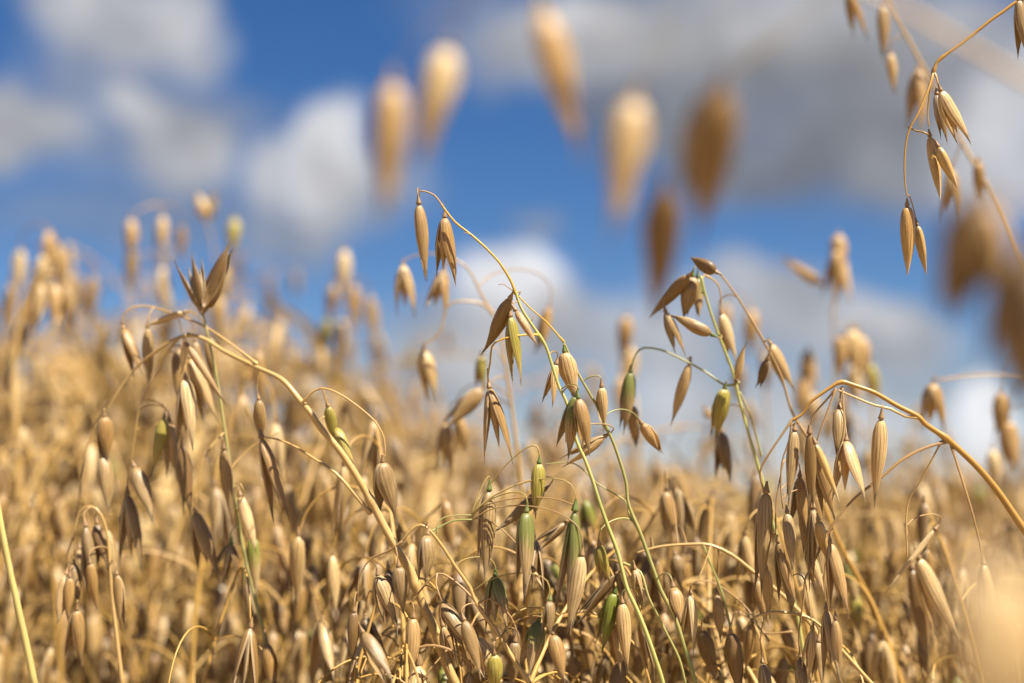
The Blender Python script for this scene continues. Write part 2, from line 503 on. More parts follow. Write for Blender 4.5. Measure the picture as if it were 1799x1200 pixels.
def spikelet(parent, rng, kind, B, T, width, roll, mk, knob='k', taper=False):
    """part 'spikelet' (its pedicel) > glume, glume, grain as sub-parts; returns pedicel top"""
    base = parent.location
    ax = T - B
    L = ax.length
    rot = basis(ax, roll)
    kn = link('spikelet', knob_mesh(knob), parent)
    # the part carries rotation and one uniform scale = L
    k = 0.115 if kind != 'e' else 0.05
    kl = max(0.0024, min(k * L, 0.0036))
    kn.matrix_local = Matrix.Translation(B - base) @ rot.to_4x4() @ Matrix.Scale(kl, 4)
    inv = 1.0 / kl
    ws = width * 0.92 / (0.27 * L)

    def sub(nm, data, local):
        o = link(nm, data, kn)
        o.matrix_local = Matrix.Scale(inv, 4) @ local
        return o

    def SC(s, wx):
        return Matrix.Diagonal((L * s * wx, L * s * wx, L * s, 1))
    gi = lambda: rng.randrange(8, 10) if taper else rng.randrange(8)
    if kind in 'cfowh':
        a1, a2 = OPEN[kind]
        a1 *= rng.uniform(.8, 1.25); a2 *= rng.uniform(.8, 1.25)
        wx = ws * (1.0 if kind in 'ch' else .92)
        sub('glume', tmpl('glume', gi(), mk), Matrix.Rotation(R(a1), 4, 'X') @ SC(1.0, wx))
        sub('glume', tmpl('glume', gi(), mk), Matrix.Rotation(R(180), 4, 'Z') @ Matrix.Rotation(R(a2), 4, 'X') @ SC(rng.uniform(.88, .97), wx * .93))
        if kind in 'fowh':
            gm = 'g' if mk not in 'vVdw' else ('t' if mk == 'w' else mk)
            sub('grain', tmpl('grain', rng.randrange(len(GR)), gm), Matrix.Translation((0, 0, -.04 * L)) @ Matrix.Rotation(R(rng.uniform(-4, 4)), 4, 'X') @ SC(.72, ws * .92))
    elif kind == 'g':
        sub('grain', tmpl('grain', rng.randrange(len(GR)), mk), Matrix.Rotation(R(rng.uniform(0, 360)), 4, 'Z') @ SC(1.0, ws * 1.2))
    elif kind == 'e':
        sub('glume', tmpl('glume', gi(), mk), SC(1.0, ws))
    return B - ax.normalized() * kl


# ------------------------------------------------------------------ hero plants
def parse(pts, d, dd=None):
    out = []
    for i, q in enumerate(pts):
        z = d + (q[2] if len(q) > 2 else 0.0)
        out.append(P(q[0], q[1], z))
    return out


def nearest(B, samples, up=True):
    best, bs = None, 1e9
    for q in samples:
        dv_ = q - B
        s = dv_.length
        if up and dv_.z < -0.001: s *= 1.0 + 2.5 * min(1, -dv_.z / 0.01)
        if s < bs: bs, best = s, q
    return best


def strands(text):
    """'a b, c d, e f | w0 w1 m' lines"""
    res = []
    for ln in text.strip().splitlines():
        ln = ln.strip()
        if not ln: continue
        pts, par = ln.split('|')
        pp = [tuple(float(x) for x in t.split()) for t in pts.split(',')]
        par = par.split()
        res.append((pp, float(par[0]), float(par[1]), par[2]))
    return res


def hero(label, depth, stem, branches, spikes, seed, base=None, joints=(), thread='b', group=None, jit=0.009, thread_w=2.6):
    rng = random.Random(seed)
    (sp, w0, w1, sm) = strands(stem)[0]     # first point = lowest, goes up to the tip
    pts = [P(q[0], q[1], depth + (q[2] if len(q) > 2 else 0)) for q in sp]
    low = pts[0]
    t = (pts[0] - pts[1]).normalized()
    if base is None:
        g = Vector((low.x + max(-.25, min(.25, t.x * .22)), low.y + rng.uniform(-.02, .05), 0))
    else:
        g = Vector((base[0], base[1], 0))
    # root part of the stalk: a bezier down to the soil
    c1 = low + t * .22; c2 = g + Vector((0, 0, .35))
    if c1.z < .3: c1.z = .3
    rootpts = []
    for i in range(1, 9):
        s = i / 8
        rootpts.append(low * (1 - s) ** 3 + c1 * 3 * s * (1 - s) ** 2 + c2 * 3 * s * s * (1 - s) + g * s ** 3)
    allp = list(reversed(rootpts)) + pts
    root = link('oat_plant', None)
    root.location = g
    root.empty_display_size = .02
    tag(root, label, 'oat plant', group)
    k = depth / FPX
    rb, rt = w0 * k / 2, w1 * k / 2
    # stalk: constant radius below the frame, taper inside it
    mb = MB()
    loc = [q - g for q in allp]
    lower = loc[:len(rootpts) + 1]
    tube(mb, lower, rb * 1.25, rb, n=10, step=.02)
    bl = []
    samples = []
    pl, _t = smooth(loc[len(rootpts):], .0025)
    bumps = []
    for (jx, jy) in joints:
        q = P(jx, jy, depth) - g
        i = min(range(len(pl)), key=lambda i: (pl[i] - q).length)
        bumps.append((sum((pl[k_ + 1] - pl[k_]).length for k_ in range(i)), .0016, .38))
    up = tube(mb, loc[len(rootpts):], rb, rt, n=10, step=.0012 if joints else .0025, wob=.012, bumps=bumps)
    samples += [q + g for q in up]
    link('stalk', mb.mesh('stalk', [SM[sm]]), root)
    for (bp_, bw0, bw1, bm) in strands(branches):
        off = rng.uniform(-jit, jit) * .6
        q = [P(a[0], a[1], depth + (a[2] if len(a) > 2 else off * min(1, i / 2))) for i, a in enumerate(bp_)]
        mb = MB()
        nd = tube(mb, [x - g for x in q], bw0 * k / 2, bw1 * k / 2, n=7, step=.002, bumps=((0, .0012, .5),), wob=.08)
        samples += [x + g for x in nd]
        link('branch', mb.mesh('branch', [SM[bm]]), root)
    base_samples = list(samples)
    for ln in spikes.strip().splitlines():
        a = ln.split()
        if not a: continue
        kind = a[0]
        bx, by, tx, ty, wd = map(float, a[1:6])
        roll = float(a[6]) if len(a) > 6 and a[6] != '-' else rng.uniform(55, 125) + (180 if rng.random() < .5 else 0)
        mk = a[7] if len(a) > 7 else 's'
        flags = a[8] if len(a) > 8 else ''
        if mk == 's' and 'T' not in flags:
            mk = rng.choice('ssssstw')
        if kind == 'c' and 'T' not in flags and rng.random() < .45:
            kind = 'h'; roll -= rng.uniform(20, 60)
        dz = float(a[9]) if len(a) > 9 else rng.uniform(-jit, jit)
        B = P(bx, by, depth + dz)
        T = P(tx, ty, depth + dz + rng.uniform(-.004, .004) + (.014 if 'A' in flags else 0))
        top = spikelet(root, rng, kind, B, T, wd * (depth + dz) / FPX, R(roll), mk, 'K' if 'K' in flags else 'k', 'T' in flags)
        if 'n' in flags: continue            # sits right on its branch
        S0 = nearest(top, base_samples)
        ds = (top - S0).length
        if ds < .0005: continue
        ax = (T - B).normalized()
        up_ = Vector((0, 0, 1))
        c1 = S0 + (top - S0) * .25 + up_ * ds * .28
        c2 = top - ax * ds * .35
        q = []
        for i in range(7):
            s = i / 6
            q.append(S0 * (1 - s) ** 3 + c1 * 3 * s * (1 - s) ** 2 + c2 * 3 * s * s * (1 - s) + top * s ** 3 - g)
        mb = MB()
        tw = thread_w * k / 2
        tube(mb, q, tw, tw * .9, n=6, step=.002, wob=.1)
        link('branch', mb.mesh('branch', [SM['q' if 'K' in flags else thread]]), root)
    return root


F = FOCUS
# --- the sharp plant in the middle, its top hanging to the left
hero('sharp slender oat plant whose thin yellow top arches left against blue sky', F,
     '1165 1203, 1159 1181, 1140 1125, 1121 1076, 1102 1035, 1093 1001, 1084 967, 1067 922, 1054 885, 1041 844, 1027 806, 1012 772, 997 712, 982 679, 971 645, 960 611, 949 592, 934 570, 915 540, 906 514 | 8.5 4.6 p',
     '''906 516, 900 499, 892 484, 877 461, 855 437, 827 412, 799 390, 777 362 | 5 3.6 y
     777 362, 775 358, 763 343, 746 336, 736 337, 736 346 | 3.2 2.6 b
     827 412, 820 409, 814 410 | 2 1 b
     906 514, 893 505, 884 499, 876 500 | 2.2 1.2 b
     908 514, 914 512, 911 519, 905 517 | 2.0 1.6 b
     947 588, 925 588, 900 591, 877 598, 864 609, 861 637, 857 660, 858 670 | 4.2 2.8 y
     930 566, 938 558, 931 552 | 2 1 b''',
     '''c 736 359 750 497 28 68 s
     f 781 382 779 505 36 40 s
     c 896 525 853 624 31 100 d nA
     c 897 556 904 680 30 80 y
     c 906 546 948 611 17 90 t n
     f 860 682 880 822 36 12 t
     c 1012 696 983 803 34 80 v K
     f 1016 700 1034 800 34 60 t K
     c 1062 767 984 815 25 80 s
     c 977 640 959 716 22 70 s''', 11, joints=((906, 514), (949, 592)))
# --- green stemmed plant weaving beside it
hero('thin green stemmed oat plant leaning left just behind the sharp yellow topped plant', F + .008,
     '1222 1200, 1207 1151, 1185 1084, 1162 1039, 1144 990, 1125 937, 1104 885, 1099 844, 1080 784, 1065 750, 1050 716, 1035 690, 1020 664, 1005 634, 990 600 | 8.5 3.8 v',
     '''990 600, 960 566, 930 540, 909 518 | 3.4 2.4 y
     1125 937, 1105 905, 1098 880, 1050 850, 1010 815, 960 815 | 3 2 v
     1096 990, 1125 1005, 1140 1050, 1162 1095, 1192 1155, 1204 1200 | 4 5 v''',
     '''c 992 619 1005 705 37 95 s K
     c 1053 958 1060 1030 28 70 y
     c 1115 1000 1125 1064 26 - s
     c 1093 1060 1100 1182 30 80 s
     f 1183 1032 1195 1095 34 60 t
     c 1080 1042 1048 1142 36 85 V K
     c 1083 1010 1003 1098 22 80 d
     c 1057 680 1060 760 25 - s
     c 1128 745 1165 800 26 - t''', 12, joints=((1065, 750),), thread='v')
# --- bottom middle cluster: bent straw stem with curling branches
hero('short oat plant with curling brown threads and crowded husks at bottom middle', F - .006,
     '930 1200, 900 1155, 870 1106, 847 1076, 832 1050, 825 1031, 799 994, 780 964, 757 934, 739 922, 722 932, 706 952 | 9 4 s',
     '''757 934, 769 928, 795 915, 829 913 | 3 3 v
     767 937, 772 914, 795 906, 829 905 | 2 2 v
     847 1072, 820 1040, 790 1015, 768 1008, 745 1030, 720 1062 | 4.5 3 b
     768 1008, 766 1025, 772 1045, 776 1056 | 2.6 2.6 b
     840 1060, 860 1052, 880 1065, 898 1085, 912 1120 | 4 3 b
     930 1205, 862 1192, 814 1155, 787 1140, 750 1134, 705 1151, 675 1181 | 5 3.5 b
     787 1140, 768 1162, 752 1180, 740 1210 | 3.2 2.5 b
     706 952, 681 969, 656 979, 641 994, 630 1020, 628 1060 | 4 2.6 b''',
     '''c 751 940 740 1028 40 75 w
     f 859 862 846 1025 38 60 s K
     o 664 1011 682 1102 36 50 w
     c 700 996 709 1085 31 80 s
     c 726 1086 722 1192 32 85 t
     c 622 1075 619 1168 27 70 d
     o 638 1112 688 1212 34 60 w
     o 776 1060 821 1158 38 45 w
     c 837 1121 884 1212 36 70 s
     o 870 1012 868 1120 40 30 v K
     c 778 1100 800 1180 26 - t
     c 947 814 940 912 32 70 y K
     c 956 861 868 938 27 75 w
     c 925 900 911 1042 39 80 v K
     c 993 919 934 966 25 70 d
     c 1010 898 990 1112 35 85 v K
     c 1022 976 1001 1112 34 80 s
     o 946 1092 925 1190 42 65 v K
     c 966 1056 960 1122 26 90 w K
     c 972 1115 990 1204 32 75 t
     e 938 1003 954 1035 10 50 s
     c 815 1090 850 1200 30 - t
     c 868 1150 872 1225 34 - y
     c 905 1128 898 1220 30 - w''', 13, thread='b')
# --- bent straw plant on the left
hero('bent straw oat plant arching down to the left with a thick shiny stalk', F + .012,
     '799 1200, 780 1155, 765 1110, 746 1069, 729 1027, 720 1001, 697 964, 675 926, 652 881, 626 836, 596 791, 562 750, 547 727 , 525 701 .003, 495 667 .006, 450 645 .012, 397 619 .018, 360 596 .022, 330 589 .024, 300 600 .026, 262 626 .028, 232 654 .03, 202 697 .03, 187 722 .03 | 18 3.6 s',
     '''450 638 .012, 405 604 .02, 360 574 .025, 326 559 .03, 292 547 .033, 262 538 .035, 232 540 .035, 216 555 .035, 216 572 .035 | 5 3 s
     312 596 .024, 300 611 .026, 277 652 .028, 259 682 .028, 244 720 .028, 236 770 .028, 230 812 .028 | 4.5 2.6 s
     649 900 0, 615 859 0, 589 831 0, 555 808 .004, 517 784 .006, 484 771 .008, 458 768 .01 | 7 3 s
     532 707 0, 547 690 0, 566 682 0, 592 690 0, 622 709 0, 649 731 0, 664 748 0, 675 772 0, 676 802 0 | 4 2.6 s
     566 684 0, 572 700 0, 575 712 0 | 2.6 2.6 b
     202 697 .03, 170 740 .035, 152 790 .035, 142 850 .035, 135 905 .035 | 3.4 2.6 s''',
     '''c 183 732 187 812 33 80 s - .03
     h 181 800 190 906 34 40 w - .032
     c 217 578 246 668 25 75 s - .035
     c 259 576 259 680 23 85 w - .033
     e 322 549 250 571 15 60 s - .03
     e 324 604 320 660 14 60 s - .02
     c 326 665 326 792 40 85 s - .022
     e 330 608 399 714 16 80 s - .02
     c 334 630 372 748 30 75 s - .03
     c 318 612 310 712 34 - t - .04
     c 365 592 384 676 28 - t - .045
     c 343 600 352 690 26 - w - .042
     f 236 821 272 925 36 60 s - .028
     c 288 735 272 838 27 85 y - .03
     c 297 740 304 850 23 75 s - .034
     h 320 782 325 912 30 60 d - .03
     f 224 870 236 1012 36 20 w - .03
     c 460 770 497 924 30 70 t - .01
     c 454 702 464 778 26 - t - .014
     c 672 812 676 912 47 88 w - 0
     c 576 714 592 785 24 80 y - .004
     c 590 752 620 826 26 80 y - .006''', 14, joints=((729, 1027), (652, 890)), thread='s')
# --- green stemmed plant with upright rosette
hero('green stemmed oat plant topped by a dark upright tuft of open husks', F + .036,
     '480 1205, 470 1140, 450 1061, 431 982, 416 900, 405 825, 394 750, 380 660, 362 575, 355 545 | 7 4 v',
     '''416 900, 424 880, 428 862, 422 850 | 3 2.4 s
     405 825, 420 805, 450 780, 490 760 | 3 2.5 s
     394 760, 375 780, 352 820, 345 870, 343 892 | 3 2.2 s
     420 930, 412 925, 406 935, 405 950 | 2.6 2.2 v''',
     '''c 350 541 319 446 24 70 d n 0
     c 353 538 350 446 22 90 d n -.006
     c 359 540 386 446 20 80 d n .006
     c 362 541 411 428 36 85 d n -.004
     e 358 538 394 452 24 250 d n -.008
     g 356 535 372 470 16 0 t n .002
     f 344 899 368 1020 36 40 s
     w 406 956 390 1052 34 0 d K
     c 393 789 404 920 25 80 w
     c 423 872 447 974 24 75 s
     c 420 890 427 962 20 - t
     c 468 1130 480 1215 28 - s''', 15, joints=((355, 545),))
# --- golden bent plant on the right
hero('golden oat plant arching in from the right edge over a dense hanging cluster', F,
     '1840 985, 1799 930, 1781 904, 1755 866, 1725 829, 1695 799, 1661 769, 1627 746, 1612 731, 1575 712, 1537 690, 1507 679, 1479 671, 1462 679, 1440 694, 1421 709, 1410 727, 1391 739 | 15 4.6 o',
     '''1661 776, 1620 789, 1582 810, 1545 842, 1500 877, 1462 924, 1438 971, 1421 1005, 1414 1020, 1412 1050, 1404 1110, 1405 1150 | 6 3 b
     1612 733, 1590 731, 1564 718, 1537 712, 1500 697, 1474 686 | 5.5 3.5 s
     1391 739, 1375 762, 1356 790, 1338 820, 1336 840, 1342 862 | 4.4 3 b
     1391 741, 1386 775, 1374 812, 1372 860, 1376 893 | 3.4 2.6 b
     1376 812, 1364 880, 1363 940 | 2.6 2.4 b
     1468 684, 1450 705, 1430 728, 1425 745 | 4 3 b
     1468 684, 1455 720, 1440 760, 1434 778 | 4 2.8 b
     1478 682, 1476 700 | 3 2.6 b
     1480 680, 1484 735, 1488 768 | 2.6 2.4 b
     1462 930, 1450 1000, 1449 1040, 1452 1064 | 2.8 2.2 b
     1462 924, 1458 945 | 3 2.6 b
     1672 785, 1691 844, 1710 907, 1725 971, 1727 988 | 4.5 3 b
     1654 776, 1620 840, 1594 889, 1594 979 | 3.5 2.4 s
     1414 1020, 1422 1060, 1426 1095 | 2.4 2.2 b
     1400 742, 1392 748 | 3 2.6 b''',
     '''c 1396 757 1383 889 28 75 w n -.004
     c 1422 762 1426 896 23 85 s n -.008
     g 1433 780 1477 884 19 0 g n -.012
     c 1434 800 1462 914 31 80 t - .004
     c 1475 718 1471 812 30 70 w n 0
     o 1487 775 1482 890 36 55 s n -.006
     c 1548 736 1535 890 34 85 s - -.004
     f 1405 838 1402 940 28 60 t - .006
     c 1428 893 1437 1055 28 75 w - .004
     g 1438 915 1452 985 26 0 g n -.004
     c 1383 901 1394 1010 27 85 w n -.004
     h 1367 953 1380 1072 24 60 d n 0
     g 1374 978 1396 1060 19 0 t n -.006
     c 1459 955 1476 1086 34 85 t n -.008
     c 1452 1072 1462 1202 28 80 w n -.006
     g 1468 1088 1474 1188 22 0 t n -.01
     c 1346 866 1334 1050 34 80 s n 0
     c 1427 1106 1410 1204 23 80 s n -.004
     c 1438 1128 1434 1204 20 80 w - 0
     c 1406 1156 1416 1266 32 80 w n 0
     c 1412 880 1414 985 24 - w - .008
     c 1346 1000 1350 1090 24 - s - .012
     c 1420 960 1436 1050 24 - s - .012
     c 1390 1040 1392 1075 16 - s - .01
     c 1728 992 1736 1130 33 80 s n .03
     c 1614 982 1668 1138 40 80 s - .04
     c 1602 1000 1634 1165 40 70 d - .05
     e 1642 931 1552 1043 15 60 s - .012''', 16, base=(.42, .5), joints=((1391, 739), (1661, 769), (1479, 671)))
# --- green stemmed plant right of middle
hero('green stemmed oat plant with brown husks clustered round its tip against cloud', F + .03,
     '1420 1205, 1400 1080, 1372 970, 1352 900, 1338 840, 1325 795, 1312 750, 1297 694, 1286 649, 1267 600, 1252 559, 1239 517, 1232 488 | 7.5 4.6 p',
     '''1297 672, 1275 677, 1237 652, 1196 630, 1162 615, 1132 611, 1117 622, 1110 645 | 4.5 3 v
     1232 490, 1245 478, 1262 479, 1290 514, 1316 555, 1342 600 , 1372 660, 1392 725, 1420 770| 3 5 b
     1342 600, 1350 598, 1355 604 | 2.6 2.4 b
     1242 485, 1262 500, 1268 535, 1268 548 | 3 2.2 s
     1300 690, 1318 730, 1330 770, 1338 800 | 3 4 v''',
     '''c 1209 485 1141 555 28 80 d nA -.004
     c 1217 486 1206 563 38 85 t K 0
     c 1226 488 1222 560 24 80 v K .01
     g 1257 477 1212 455 26 0 d n -.006
     c 1169 548 1193 632 26 80 w - 0
     c 1249 587 1173 552 27 80 t K -.008
     c 1267 552 1290 642 28 80 s - .016
     e 1211 640 1182 748 24 90 s - .004
     e 1294 666 1308 599 17 80 s n -.004
     c 1273 683 1251 775 36 80 y K 0
     h 1108 654 1094 762 30 60 v K .004
     c 1348 632 1332 683 20 - d - 0
     c 1354 605 1386 692 30 80 s n .02
     c 1108 712 1120 790 28 - t - .02
     c 1268 760 1270 850 34 80 d - .03''', 17, joints=((1232, 488), (1297, 680)), thread='b')
# --- fine branch at top right
hero('oat plant reaching in at the top right corner on one wiry thread', F,
     '2120 1200, 2105 800, 2060 420, 1990 150, 1920 20, 1860 -25, 1799 -4, 1760 22, 1740 36, 1695 72, 1655 101, 1645 112, 1640 127 | 12 5 o',
     '''1640 127, 1632 155, 1612 202, 1600 222, 1592 250, 1589 300, 1592 334, 1594 344 | 5 2.6 o
     1640 127, 1634 160, 1630 195, 1632 222 | 3.4 2.6 s
     1640 127, 1645 134, 1648 148 | 4 3 o
     1597 224, 1610 230, 1622 232, 1630 236 | 3 3.4 b
     1799 -4, 1794 30, 1792 60 | 3 2.4 b''',
     '''c 1653 160 1690 260 34 80 s n -.004
     c 1646 166 1656 254 24 60 w n .004
     g 1634 240 1654 352 24 0 g n 0
     g 1648 258 1680 334 23 0 g n -.004
     g 1594 362 1598 485 31 0 g n 0
     g 1611 396 1627 484 21 0 g - .004
     c 1790 0 1797 110 26 - w - 0''', 18, base=(.55, .42), joints=((1655, 101), (1592, 226), (1640, 127)))
# --- blurred foreground plant hanging in over the top edge
hero('large strongly blurred oat plant in front whose pale husks hang from the top edge', .232,
     '2400 1200, 2330 800, 2150 430, 1960 240, 1799 140, 1680 70, 1560 0, 1420 -60, 1250 -110, 1080 -130, 930 -110 | 22 6 s',
     '''930 -110, 850 -40, 770 30, 715 90, 692 140 | 3 2.4 b
     870 -60, 830 0, 795 50, 787 80 | 3 2.4 b
     1000 -125, 965 -80, 950 -30, 950 20 | 3 2.4 b
     1250 -110, 1210 -40, 1170 60, 1130 140, 1115 172 | 3.4 2.6 q
     1480 -35, 1400 40, 1330 90, 1280 130, 1262 160 | 3.4 2.6 q
     1400 40, 1300 130, 1210 250, 1168 330 | 3 2.4 q''',
     '''c 690 146 680 405 74 85 s nT 0
     c 786 86 742 305 76 85 s nT .004
     c 951 20 1030 288 74 70 t nT .01
     c 1114 176 1082 432 82 85 s nT -.004
     f 1262 158 1196 415 124 50 d nTA -.006
     c 1166 334 1148 580 82 75 d nTA .012''', 19, base=(.40, .20))
# --- nearer, right edge
hero('very blurred oat plant close to the camera at the right edge', .205,
     '2140 1210, 2080 900, 2010 640, 1950 480, 1880 390, 1800 350, 1730 345 | 14 6 o',
     '''1880 390, 1840 395, 1810 430, 1795 470 | 5 4 s
     1730 345, 1710 352, 1700 372 | 4 4 s''',
     '''f 1706 360 1692 580 140 15 d nA 0
     c 1738 362 1728 570 76 80 t n .008
     c 1690 390 1652 575 70 80 d n .004
     c 1800 450 1768 710 130 80 d nA 0
     c 1768 470 1748 690 70 70 d - .006
     c 1822 480 1812 720 84 80 d - -.004''', 20, base=(.34, .22))
# --- behind the top right thread
hero('soft oat plant behind the wiry top right thread with husks along the upper edge', .56,
     '2010 1210, 1960 900, 1870 620, 1800 480, 1760 385, 1725 310, 1690 250, 1640 150, 1610 95, 1570 20, 1545 -30, 1500 -50 | 10 5 s',
     '''1500 -50, 1490 -30, 1488 -10 | 3 3 s
     1615 105, 1622 118 | 3 3 s
     1690 250, 1680 275, 1675 292 | 3 3 s
     1725 310, 1722 280, 1716 278 | 3 3 s''',
     '''c 1490 -20 1510 78 28 80 t n 0
     c 1552 10 1549 108 28 80 t - 0
     c 1564 94 1571 168 22 80 s - 0
     f 1614 122 1602 238 44 30 t n .005
     c 1672 298 1668 400 36 80 t n 0
     c 1718 286 1722 366 26 80 t n 0
     c 1790 500 1785 600 34 80 t - 0''', 21, base=(.47, .62))
# --- behind the main plant
hero('soft oat plant with forked husks hanging behind the sharp arched top', .525,
     '960 1205, 930 960, 905 760, 888 640, 878 580, 866 551 | 10 4 s',
     '''866 551, 844 514, 825 476, 802 457, 786 458, 781 468 | 4 3 s
     866 551, 847 534, 810 529, 784 540, 775 580, 755 600, 745 606 | 4 2.6 s
     802 457, 760 446, 725 450, 708 460 | 3 2.4 s
     888 640, 870 610, 852 612, 846 622 | 3 2.4 s''',
     '''f 780 476 759 558 40 10 t n 0
     f 708 466 711 562 36 10 s n .01
     f 745 614 757 712 40 30 s n .005
     c 846 626 840 692 26 80 y n 0
     f 848 684 774 752 38 60 t - -.01
     f 784 742 778 842 36 20 t - .01
     c 965 540 945 625 24 - t - .03
     c 806 730 818 800 28 - t - .03
     c 1240 720 1250 740 20 - t n .03''', 22)
# --- bent stem right of the bottom middle
hero('oat plant with a straw stem bowing left at lower right of middle', F + .02,
     '1500 1260, 1440 1120, 1390 1060, 1350 1025, 1324 1005, 1286 975, 1249 958, 1219 956, 1162 960, 1121 971 | 10 4 s',
     '''1350 1125, 1331 1095, 1305 1061, 1260 1027, 1226 1020, 1213 1030 | 3.6 2.4 b
     1390 1110, 1345 1112, 1320 1088, 1300 1076, 1288 1080, 1284 1108 | 3.4 2.4 b
     1249 958, 1240 985, 1228 1015 | 2.8 2.2 s
     1262 962, 1262 1000, 1260 1038 | 2.8 2.2 b
     1236 957, 1248 990, 1268 1040, 1290 1130 | 4 5 v''',
     '''c 1213 1044 1210 1152 29 80 s n -.01
     f 1260 1044 1268 1126 26 - t n 0
     c 1234 1108 1249 1194 34 80 d - 0
     c 1284 1112 1302 1218 36 85 d n -.014
     f 1301 1082 1310 1158 30 30 s - .02
     f 1170 862 1178 955 36 40 t - .03
     c 1186 975 1200 1040 28 - s - .03
     c 1150 985 1165 1050 26 - t - .02
     c 1330 1020 1345 1110 28 - t - .02''', 23, thread='b')
# --- bottom right bent stem
hero('oat plant with a pale stem bowing left below the dense golden cluster', F + .004,
     '1600 1275, 1565 1240, 1530 1200, 1477 1140, 1444 1102, 1417 1084, 1380 1076, 1350 1076, 1325 1085 | 9 4 s',
     '''1350 1076, 1340 1095, 1336 1130, 1340 1160 | 2.6 2.2 b''',
     '''c 1340 1165 1350 1260 28 - w n 0
     c 1322 1095 1310 1190 26 - t - .02''', 24)
# --- stalks
hero('bare yellow green stalk slanting across the bottom left corner', F - .02,
     '60 1200, 41 1110, 19 1012, 0 915, -20 800, -50 640, -90 560, -130 570, -160 620 | 13 7 n', '',
     '''c -160 640 -165 780 34 - s n 0
     c -135 600 -130 740 34 - s - 0''', 25)
hero('blurred golden stalk standing nearly upright near the left edge', .62,
     '60 1200, 43 1012, 34 880, 26 750, 24 640, 40 540, 70 490, 95 480 | 22 7 s', '',
     '''c 95 500 100 580 34 - t n 0
     c 70 500 62 590 34 - s - .01
     c 40 560 30 640 34 - t - .01
     c 110 500 130 580 30 - t - .02
     c 20 640 8 700 30 - s - .02''', 26)
hero('golden stalk leaning right behind the dense hanging cluster', .50,
     '1600 1240, 1582 1200, 1552 1110, 1522 1042, 1477 960, 1452 900, 1440 860 | 13 7 o', '',
     '''c 1438 870 1430 950 28 - t - .01
     c 1500 1040 1510 1120 28 - y - .02
     c 1490 985 1497 1070 28 - v K .02''', 27)
# --- lower left cluster
hero('drooping oat plant at lower left with a long tail of small husks', F + .035,
     '215 1205, 205 1120, 196 1040, 192 980, 188 940, 178 905, 160 890, 140 900, 128 940 | 8 3.6 s',
     '''160 890, 148 900, 148 918 | 2.6 2.2 b
     128 940, 118 975, 117 1002 | 2.6 2.2 b
     128 940, 134 1020, 136 1062 | 2.4 2 b''',
     '''c 150 925 166 1056 24 75 w
     c 140 965 152 1030 22 - s
     h 128 990 140 1062 22 60 w
     c 116 1010 101 1100 28 80 s
     c 122 1015 120 1095 22 - t
     f 135 1072 130 1168 32 30 t
     c 170 920 180 1000 26 - d
     h 186 930 200 1030 28 40 w
     c 158 990 172 1080 22 - t
     c 205 1010 215 1110 24 - t''', 28)
# --- extreme foreground
hero('huge pale out of focus oat plant low in the right corner', .135,
     '1800 1330, 1785 1200, 1765 1110, 1755 1030, 1745 985 | 20 8 s', '',
     '''f 1742 985 1700 1310 150 70 s n 0
     c 1800 1030 1785 1300 110 80 s - .008''', 29, base=(.065, .17))
# --- blurred plants standing up against the sky
hero('blurred oat plant standing highest above the golden arch, one husk jutting out sideways', .66,
     '1500 1200, 1484 900, 1470 700, 1464 560, 1470 450, 1474 408 | 8 3 s', '',
     '''c 1474 412 1468 484 36 80 t n 0
     c 1470 440 1458 532 34 80 t - -.01
     c 1480 452 1478 540 26 80 s - .012
     c 1441 498 1372 448 24 80 s - 0''', 40)
hero('blurred oat plant with a fat bunch of husks above the golden arch', .64,
     '1560 1200, 1545 900, 1530 700, 1516 610, 1500 575 | 8 3 s', '',
     '''f 1496 580 1490 668 50 40 s - 0
     c 1512 590 1520 668 34 80 s - .01
     c 1478 592 1472 668 30 80 t - -.01
     c 1500 640 1496 720 34 80 s - .02
     c 1530 640 1535 720 30 80 y - .02
     c 1480 690 1470 760 30 80 t - .01''', 41)
hero('blurred oat plant with husks stacked in a narrow column left of the golden arch', .68,
     '1450 1200, 1440 900, 1430 760, 1424 660, 1420 612 | 8 3 s', '',
     '''c 1420 616 1416 690 34 80 t - 0
     c 1412 660 1404 740 30 80 t - .01
     c 1426 690 1432 770 32 80 s - -.01
     f 1410 740 1406 820 36 80 s - .01''', 42)
hero('blurred oat plant bowing in from the right edge with one forked husk', .54,
     '1960 1200, 1940 900, 1890 720, 1830 668, 1760 658, 1700 660, 1650 668 | 8 3.4 s', '',
     '''f 1640 674 1632 766 48 20 s - 0
     c 1760 690 1752 770 36 80 t - .05
     f 1772 740 1766 830 42 80 t - .06
     c 1745 790 1748 870 34 80 s - .06''', 43)
hero('blurred oat plant with a slim column of husks right of the sharp slender plant', .72,
     '1130 1200, 1120 900, 1112 720, 1104 600, 1100 552 | 7 3 s', '',
     '''c 1100 556 1096 636 34 80 t - 0
     f 1106 610 1102 700 38 80 s - .01
     c 1092 660 1084 740 30 80 t - -.01''', 44)
hero('blurred oat plant with two spaced husks just right of the brown tipped green stem', .7,
     '1370 1200, 1360 900, 1345 700, 1332 590, 1322 540 | 7 3 s', '',
     '''c 1322 544 1318 620 32 80 t - 0
     c 1275 536 1270 600 30 80 t - .02
     c 1345 620 1348 690 28 80 s - 0
     c 1300 640 1292 710 30 80 t - .02''', 45)
hero('blurred oat plant crowned by two husks joined like a heart against white cloud', .74,
     '420 1200, 405 900, 390 600, 375 440, 364 388 | 6 2.4 s',
     '''390 600, 402 480, 412 400, 412 384 | 3 2.4 s''',
     '''c 362 384 344 334 27 80 s n 0
     c 362 384 382 336 27 80 s n .01
     c 412 384 410 452 28 80 y n 0
     c 396 470 388 546 28 80 s - .02
     c 385 520 378 596 32 80 s - .02''', 46)
